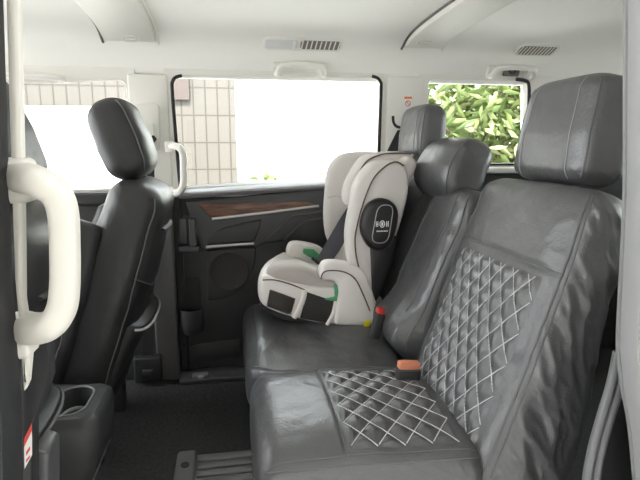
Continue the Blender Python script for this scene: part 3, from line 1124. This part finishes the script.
body('base_tray', [(260, 303), (266, 314), (285, 323.5), (328, 329.5), (374, 329), (376, 320), (330, 315), (290, 306), (268, 296)], YN, YN + .03, YFAR - .03, .012, M['dplast'], plan=.28)
body('base_shell', [(258.5, 285), (259.5, 300), (268, 309), (292, 318), (328, 325), (374, 326), (376, 305), (350, 290), (310, 286), (280, 280), (264, 276)], YN, YN, YFAR, .02, M['shell'], plan=.28)
# dark woven side panel and mesh pocket in the shell
band('side_panel', [(306, 292), (336, 302), (331, 324.5), (300, 318.5), (304, 305)], YN - .004, .02, M['meshd'], .004)
MB().tube(pr([(305, 290), (302, 303), (294, 318)], YN - .004), .009, .006, up=(0, 1, 0), n=10).build('shell_rib', M['shell'], cs)
MB().tube(pr([(336, 301), (333, 314), (327, 325)], YN - .004), .007, .006, up=(0, 1, 0), n=10).build('shell_rib', M['shell'], cs)
band('mesh_window', [(270, 290.5), (294, 298.5), (295, 302), (291, 313), (288, 314.5), (268, 307), (267.5, 303)], YN - .003, .02, M['meshd'], .003)
MB().tube(pr([(270, 290), (295, 299), (291, 314), (267, 306)], YN - .004), .0022, closed=True, sub=1, n=6, up=(0, 1, 0)).build('window_trim', M['pipe'], cs)
# seat cushion
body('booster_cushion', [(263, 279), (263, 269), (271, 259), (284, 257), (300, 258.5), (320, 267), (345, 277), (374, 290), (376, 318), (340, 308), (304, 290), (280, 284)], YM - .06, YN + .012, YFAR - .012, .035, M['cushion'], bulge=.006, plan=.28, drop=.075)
MB().tube(pr([(262.5, 280), (275, 280), (290, 284), (305, 290)], YN - .001), .0022, n=6, up=(0, 1, 0)).build('cushion_piping', M['pipe'], cs)


# armrests
def arm(Y0, th, px, nm='armrest'):
    return band(nm, px, Y0, th, M['shell'], .012, 3, sub=3)


APX = [(322, 267), (327, 262.5), (340, 262.5), (358, 267), (368, 277), (374, 300), (376, 318), (373, 326), (337, 325.5), (335, 318), (337, 305), (339, 293), (337, 284), (331, 281), (323, 281), (320, 275)]
arm(YN - .018, .06, APX)
sc_f = 1.0
# the same armrest on the far side: copied outline moved across the seat
P0 = smooth(pr(APX, YN - .018), 3, True)
MB().prism([p + Vector((-.07, YFAR + .018 - .06 - (YN - .018), 0)) for p in P0], (0, .06, 0), .012, 3).build('armrest', M['shell'], cs, ang=50)
MB().tube(pr([(321, 279), (323, 273), (330, 270.5), (344, 272), (355, 279), (363, 294), (370, 311)], YN - .020), .0022, n=6, up=(0, 1, 0), sub=5).build('armrest_piping', M['pipe'], cs)
# green belt guides under the arms
band('belt_guide', [(334.5, 285), (342, 286), (342, 300), (337, 302), (324, 300), (327, 298.5), (335, 297)], YN - .006, .02, M['green'], .004)
q = pr([(304, 249), (314, 250), (321, 256), (319, 261), (309, 257), (303, 253)], YFAR - .065)
MB().prism(q, (0, .02, 0), .003).build('belt_guide', M['green'], cs)
# backrest core
Hc, Nc = backrest_frame(24)
cb = Slab(Vector((.375, YM, .44)), (0, 1, 0), Hc, Nc, .50, lambda h: .165, .09, n=3.5, r=.04, disp=lambda w, h: -.012 * (1 - (w / .17) ** 2), ns=100, nt=50)
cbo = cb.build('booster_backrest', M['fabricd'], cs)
# far wing: broad padded panel whose inner face shows
FW = [(333, 155.5), (345, 152.5), (378, 152), (400, 156), (402, 190), (380, 235), (364, 262), (345, 262), (334, 250), (326.5, 236), (325.5, 215), (327, 196), (328, 175)]
FWs = [(326.5, 190), (329, 170), (337, 158), (350, 152.5), (378, 152), (400, 156), (402, 190), (384, 235), (368, 268), (345, 266), (334, 250), (327, 236), (325, 215)]
Yw = YFAR - .075
body('side_wing', FWs, Yw, Yw, Yw + .07, .03, M['fabric'], bulge=.0)
MB().tube(pr([(327.5, 198), (336, 196), (344, 198)], Yw - .001), .0018, n=6, up=(0, 1, 0)).build('wing_seam', M['fabricd'], cs)
# headrest near wing (upper, set inside)
HW = [(344, 200), (346, 184), (356, 165), (366, 155), (385, 152.5), (413, 153.5), (414, 160), (404, 190), (380, 205), (352, 206.5)]
Yh = YN + .06
body('head_wing', HW, Yh, Yh, Yh + .055, .022, M['fabric'])
MB().tube(pr([(351.5, 203), (353, 192), (358, 176), (366, 162), (378, 155.5), (392, 153.2), (411, 154)], Yh - .001), .0024, n=6, up=(0, 1, 0), sub=5).build('wing_piping', M['pipe'], cs)
# head pad spanning between the wings
hb = Slab(Vector((.535, YM, .80)), (0, 1, 0), Hc, Nc, .165, .17, .075, n=3.5, r=.03, ns=80, nt=30)
hb.build('head_pad', M['fabric'], cs)
# near outer wing of the backrest
NW = [(352, 205), (354, 190), (360, 176), (372, 163), (386, 159.5), (400, 161), (408, 170), (409.5, 182), (408, 198), (402, 222), (394, 246), (384, 276), (378, 296), (373, 312), (366, 300), (359, 282), (350, 262), (347, 240), (348.5, 222)]
body('side_wing', NW, YN, YN - .004, YN + .068, .022, M['fabric'])
MB().tube(pr([(372, 306), (364, 285), (357, 260), (355, 240), (358, 222), (365, 198), (374, 178), (386, 166), (396, 162), (404, 166)], YN - .0055), .0026, n=6, up=(0, 1, 0), sub=5).build('wing_piping', M['pipe'], cs)
# black lower cover and side-impact pod
band('rear_cover', [(370, 240), (398, 236), (392, 262), (382, 292), (376, 303), (372, 290), (371, 262)], YN - .010, .05, M['pod'], .008)
pod = body('impact_pod', [(362, 232), (363, 218), (369, 205), (379, 199), (389, 200), (397, 206), (399.5, 216), (397, 232), (391, 246), (380, 252), (369, 247)], YN - .035, YN - .036, YN + .03, .018, M['pod'])
ol = quad_loop(pr([(378, 205), (394, 205), (388, 243), (371, 243)], YN - .0385), .030, 8)
MB().tube(ol, .0016, closed=True, sub=1, n=6, up=(0, 1, 0)).build('pod_outline', M['silver'], pod)
c = aY(382.3, 224, YN - .0385)
mb = MB()
ring = [c + Vector((.0080 * math.cos(a), 0, .0105 * math.sin(a))) for a in [2 * PI * i / 20 for i in range(20)]]
mb.tube(ring, .0016, closed=True, sub=1, n=6, up=(0, 1, 0))
mb.box(c + Vector((-.003, -.001, -.006)), c + Vector((.003, .001, .006)))
for s in (-1, 1):
    mb.tube([c + Vector((s * .015, 0, .009)), c + Vector((s * .0145, 0, 0)), c + Vector((s * .015, 0, -.009))], .0014, n=6, up=(0, 1, 0))
    mb.tube([c + Vector((s * .0205, 0, .009)), c + Vector((s * .020, 0, -.009))], .0014, n=6, up=(0, 1, 0))
    mb.tube([c + Vector((s * .015, 0, .0)), c + Vector((s * .0205, 0, 0))], .0014, n=6, up=(0, 1, 0))
for k in range(8):
    x = -.0185 + k * .0049
    mb.box(c + Vector((x, -.001, -.0255)), c + Vector((x + .0032, .001, -.0215)))
mb.build('emblem', M['white'], pod)
# inner harness-cover strap of the backrest
MB().tube([cb.front(.03, .06, .003), cb.front(.06, .20, .003), cb.front(.075, .34, .003)], .012, .002, up=Nc, n=8).build('inner_strap', M['fabric'], cs)
# anchor arms with yellow tabs
for x0p, x1p, Y in ((364, 370.5, YN - .022), (376, 381, YN + .0)):
    a = aY(x0p, 321, Y)
    b = aY(x1p, 332, Y)
    MB().box((a.x, Y, b.z), (b.x, Y + .03, a.z), .004).build('anchor_tab', M['yellow'], cs)
p = aY(347, 325, YN - .005)
MB().box(p - Vector((.022, .005, .004)), p + Vector((.022, .01, .004)), .003).build('release_lever', M['silver'], cs)

# ------------------------------------------------------------------ REAR SEAT BELT over the child seat
g = empty('seat_belt', aY(395, 130, 2.15), label='dark grey seat belt crossing the front of the child seat from the far rear pillar', cat='seat belt')
wv = Vector((0, 0, 1))
def strap(pa, pb_):
    """ribbon through pairs of edge points"""
    vs = []
    fs = []
    th = Vector((0, -.002, 0))
    for a, b in zip(pa, pb_):
        vs += [a, b, b + th, a + th]
    for i in range(len(pa) - 1):
        k = 4 * i
        for j in range(4):
            fs.append((k + j, k + (j + 1) % 4, k + 4 + (j + 1) % 4, k + 4 + j))
    n4 = len(vs)
    fs += [(0, 1, 2, 3), (n4 - 4, n4 - 1, n4 - 2, n4 - 3)]
    return MB().add(vs, fs)
ya = [2.02, 1.95, 1.91, 1.90, 1.89]
L = [(369, 196), (347, 208), (338, 222), (326, 243), (316, 260)]
R_ = [(378, 206), (358, 218), (350, 232), (339, 251), (328, 267)]
strap([aY(*p, y) for p, y in zip(L, ya)], [aY(*p, y - .004) for p, y in zip(R_, ya)]).build('webbing', M['web'], g)
# upper run on the pillar and coat-hook shaped guide
MB().prism(pg([(387, 151), (397.5, 130), (400, 130), (400.5, 151)], 2.15), (0, -.003, 0)).build('upper_webbing', M['webk'], g)
MB().tube(pg([(393, 116), (393.5, 122), (396, 126), (400, 127.5)], 2.155), .006, n=8, up=(0, 1, 0)).build('belt_guide', M['rubber'], g)
mb = MB().tube(pg([(312, 258), (320, 264), (329, 268)], 1.885), .006, n=8)
mb.tube(pg([(318, 262), (327, 270), (331, 276)], 1.88), .005, n=8)
mb.build('tongue', M['dplast'], g)

buckle(aZ(374, 338, .385), 'seat_belt_buckle', 'slim black buckle with a red button behind the child seat', M['red'], 12, w=.017, h=.085)
buckle(aZ(406, 391, .355), 'seat_belt_buckle', 'wide black buckle with a faded orange button between the rear seats', M['orange'], 4, w=.016, hx=.031, h=.066)

# ------------------------------------------------------------------ NEAR B PILLAR (left edge of the view)
YB = .64
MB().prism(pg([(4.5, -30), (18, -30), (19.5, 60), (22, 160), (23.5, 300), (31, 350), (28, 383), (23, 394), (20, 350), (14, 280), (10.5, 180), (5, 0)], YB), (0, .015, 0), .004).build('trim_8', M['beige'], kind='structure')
MB().prism(pg([(-60, -30), (4.5, -30), (5, 0), (10.5, 180), (14, 280), (20, 350), (23, 394), (25, 520), (-60, 520)], YB + .002), (0, -.06, 0), .004).build('trim_9', M['rubber'], kind='structure')
MB().tube(pg([(-12, -30), (-9, 100), (-5, 250), (0, 350), (3, 420), (4, 520)], YB - .004), .012, n=12, up=(0, 1, 0)).build('trim_10', M['jamb'], kind='structure')
# dark lower pillar cover with sticker
MB().prism(pg([(20, 340), (48, 330), (49, 380), (42, 402), (32, 425), (32, 520), (20, 520)], .70), (0, .03, 0), .004).build('trim_11', M['rubber'], kind='structure')
p = pg([(24, 440), (31.5, 424), (32, 455), (24.5, 469)], .697)
g = empty('warning_label', p[0], label='narrow white sticker with a red band low on the near pillar', cat='sticker')
MB().prism(p, (0, .001, 0)).build('label_sheet', M['paper'], g)
MB().prism(pg([(24, 439), (31.5, 423.5), (31.7, 431), (24.2, 447)], .6965), (0, .001, 0)).build('red_band', M['labelr'], g)
MB().prism(pg([(26, 452), (30, 446), (30, 450), (26, 456)], .6965), (0, .001, 0)).prism(pg([(26, 460), (30, 455), (30, 457.5), (26, 463)], .6965), (0, .001, 0)).build('red_print', M['labelr'], g)
g = empty('step_cover', aY(40, 470, .72), label='dark plastic cover beside the sticker at the foot of the near pillar', cat='cover')
MB().prism(pg([(31, 449), (46, 452), (48, 457), (48, 520), (31, 520)], .735), (0, .06, 0), .008, 3).build('cover_body', M['dplast2'], g)
MB().tube(pg([(33, 450), (40, 451), (46, 453)], .733), .0022, n=6).build('edge_strip', M['dtrim'], g)

g = empty('grab_handle', aY(20, 180, YB), label='large cream vertical grab handle on the near pillar in the foreground', cat='grab handle')
yh = .625
P = pg([(14, 179), (26, 180), (42, 184), (56, 194), (63, 212), (65, 245), (65, 285), (62, 308), (53, 323), (38, 331), (22, 335)], yh)
for i, dy in ((0, .025), (1, .012), (9, .01), (10, .022)):
    P[i].y += dy
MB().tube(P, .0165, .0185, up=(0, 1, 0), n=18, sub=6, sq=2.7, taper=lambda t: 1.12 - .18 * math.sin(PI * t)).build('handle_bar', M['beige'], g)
for px, py in ((21, 180), (22, 335)):
    q = aY(px, py, yh + .03)
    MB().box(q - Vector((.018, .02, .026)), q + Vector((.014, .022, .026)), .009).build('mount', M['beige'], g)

# ------------------------------------------------------------------ NEAR REAR PILLAR (right edge)
YR = .69
Lp = [(626, -30), (625.5, 100), (625, 195), (621, 280), (618, 345), (622, 385), (630, 430), (638, 520)]
Rp = [(650, 520), (639, 440), (631, 390), (627, 350), (629, 280), (632.5, 195), (633, 100), (633, -30)]
MB().prism(pg(Lp + Rp, YR), (0, -.04, 0), .003).build('trim_12', M['seal_light'], kind='structure')
MB().tube(pg(Lp, YR), .0035, n=8, up=(0, 1, 0)).build('trim_13', M['grey'], kind='structure')
MB().prism(pg([(633, -30), (760, -30), (760, 383), (631, 383), (627.5, 350), (629.5, 280), (633, 195)], YR + .002), (0, -.05, 0), .003).build('trim_14', M['cream'], kind='structure')
MB().prism(pg([(631, 384), (760, 384), (760, 560), (652, 560), (640, 440)], YR + .004), (0, -.03, 0), .003).build('trim_15', M['dplast'], kind='structure')
e = empty('door_seal', aY(600, 420, .74), label='grey double-ribbed rubber seal curving down beside the near rear seat', cat='door seal')
for k, (off, m_) in enumerate(((0, 'seal'), (8.5, 'seal'))):
    MB().tube(pg([(618 + off, 352), (611 + off, 385), (602 + off, 415), (593 + off, 447), (587 + off, 480), (584 + off, 520)], .755), .0085, n=10, up=(0, 1, 0)).build('rib', M[m_], e)
MB().prism(pg([(628, 352), (655, 352), (655, 560), (580, 560), (590, 480), (606, 420)], .775), (0, .02, 0), .002).build('trim_16', M['rubber'], kind='structure')
# thin dark belt hanging behind the near headrest
e = empty('seat_belt', (1.02, 1.0, 1.0), label='thin black strap hanging between the near headrest and the near rear pillar', cat='seat belt')
MB().prism(pg([(621.5, 80), (626.5, 78), (626.5, 150), (622, 150)], 1.12), (0, .004, 0)).build('webbing', M['webk'], e)
MB().tube(pg([(624, 128), (622, 136), (621, 144), (619, 151)], 1.10), .0028, n=6).build('wire_hook', M['grey'], e)

# ------------------------------------------------------------------ OUTSIDE
MB().box((-25, -12, -.60), (25, 25, -.55)).build('ground', M['ground'], kind='structure')
x_end = aY(236, 130, 5.2).x
g = empty('tiled_building', (-4, 5.3, -.5), label='beige tiled building wall beyond the far windows', cat='building')
MB().box((-9, 5.2, -.55), (x_end, 5.6, 2.5)).build('tiled_wall', M['tile'], g)
zb = aY(190, 100, 5.19).z
MB().box((-9, 5.16, zb + .45), (x_end, 5.2, zb + .75)).build('brown_band', M['brown'], g)
xq0, xq1 = aY(171, 90, 5.16).x, aY(189, 90, 5.16).x
MB().box((xq0 - .1, 5.15, zb), (xq1, 5.2, zb + .5)).build('brown_panel', M['brown'], g)
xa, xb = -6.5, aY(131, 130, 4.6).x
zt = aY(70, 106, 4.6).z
g = empty('sunlit_wall_part', (-3, 4.6, -.5), label='white slab painting the sunlit lower tiled wall outside the driver door window', cat='wall')
MB().box((xa, 4.6, -.55), (xb, 4.75, zt), .01).build('sunlit_face', M['tile_sunlit'], g)  # pale slab in front paints the sunlit part of the tiled wall
g = empty('white_building', (3, 7.2, -.5), label='bright white building facade outside the sliding door window', cat='building')
MB().box((x_end - .5, 7.0, -.55), (12, 7.4, 2.9)).build('facade', M['facade'], g)
for px0, px1, py0, py1 in ((318, 340, 84, 96), (344, 372, 82, 95)):
    a, b = aY(px0, py1, 6.98), aY(px1, py0, 6.98)
    MB().box((a.x, 6.96, a.z), (b.x, 7.01, b.z), .01).build('panel', M['white'], g)


def leaf_mass(mb, cen, rad, n, L, Wd, droop=.3):
    for _ in range(n):
        while True:
            q = Vector((random.uniform(-1, 1), random.uniform(-1, 1), random.uniform(-1, 1)))
            if q.length < 1: break
        p = Vector(cen) + Vector((q.x * rad[0], q.y * rad[1], q.z * rad[2]))
        d = Vector((random.gauss(0, 1), random.gauss(0, .5), random.gauss(-droop, .5))).normalized()
        s = d.cross(Vector((random.gauss(0, .6), -1, random.gauss(0, .6)))).normalized()
        l = L * random.uniform(.6, 1.2)
        w = Wd * random.uniform(.7, 1.2)
        nr = d.cross(s) * (l * .08)
        mb.add([p, p + d * l * .4 + s * w + nr, p + d * l, p + d * l * .4 - s * w + nr, p + d * l * .45 - nr], [(0, 1, 4), (1, 2, 4), (2, 3, 4), (3, 0, 4)])
    return mb


g = empty('tree', (2.6, 4.9, -.5), label='leafy light green tree outside the rear quarter window', cat='tree')
mb = MB().tube([(2.6, 4.9, -.55), (2.58, 4.9, .3), (2.7, 4.95, 1.2), (2.6, 4.9, 2.2)], .06, n=10, taper=lambda t: 1 - .6 * t)
mb.tube([(2.6, 4.9, .4), (2.2, 4.7, .9), (1.8, 4.6, 1.3)], .025, n=8, taper=lambda t: 1 - .6 * t)
mb.tube([(2.65, 4.9, .7), (3.1, 4.8, 1.2), (3.3, 4.7, 1.7)], .025, n=8, taper=lambda t: 1 - .6 * t)
mb.build('trunk', M['bark'], g)
mb = MB()
leaf_mass(mb, (2.75, 4.9, 1.2), (1.1, .7, 1.25), 4600, .20, .028)
mb.build('foliage', M['leaf'], g, ang=0)
g = empty('shrub', (.2, 6.6, -.5), label='low pale green shrubs at the foot of the white facade', cat='shrub')
mb = MB()
for k in range(9):
    leaf_mass(mb, (-.25 + k * .20, 6.6, .36 + .08 * math.sin(k * 2.1)), (.18, .15, .25), 60, .12, .03)
mb.build('foliage', M['leaf'], g, ang=0)

g = empty('sun_screen', (0, -.9, 2.35), label='added unseen roof and back wall keeping sun off the open side of the car', cat='sun_screen')
MB().box((-9, -9, 2.35), (9, .55, 2.5)).build('screen_roof', M['facade'], g)  # added out of view to keep sun and sky off the near side
MB().box((-9, -4.2, -.55), (9, -4.0, 2.35)).build('screen_wall', M['sun_screen'], g)
# ------------------------------------------------------------------ LIGHT
w = bpy.data.worlds.new('daylight')
SC.world = w
w.use_nodes = True
bg = w.node_tree.nodes['Background']
bg.inputs['Color'].default_value = (0.93, 0.965, 1.0, 1)
bg.inputs['Strength'].default_value = 2.4
sun = bpy.data.lights.new('sun', 'SUN')
sun.energy = 4.5
sun.angle = math.radians(8)
sun.color = (1, .97, .92)
so = bpy.data.objects.new('sun', sun)
COL.objects.link(so)
so.rotation_euler = (math.radians(42), 0, math.radians(-12))
# light comes down and towards +Y
SC.view_settings.view_transform = 'Standard'
SC.view_settings.look = 'None'
SC.view_settings.gamma = 1
SC.view_settings.exposure = 1.80
SC.view_settings.use_curve_mapping = False
SC.cycles.max_bounces = 10
SC.cycles.diffuse_bounces = 6
SC.cycles.transparent_max_bounces = 12
SC.cycles.use_denoising = True
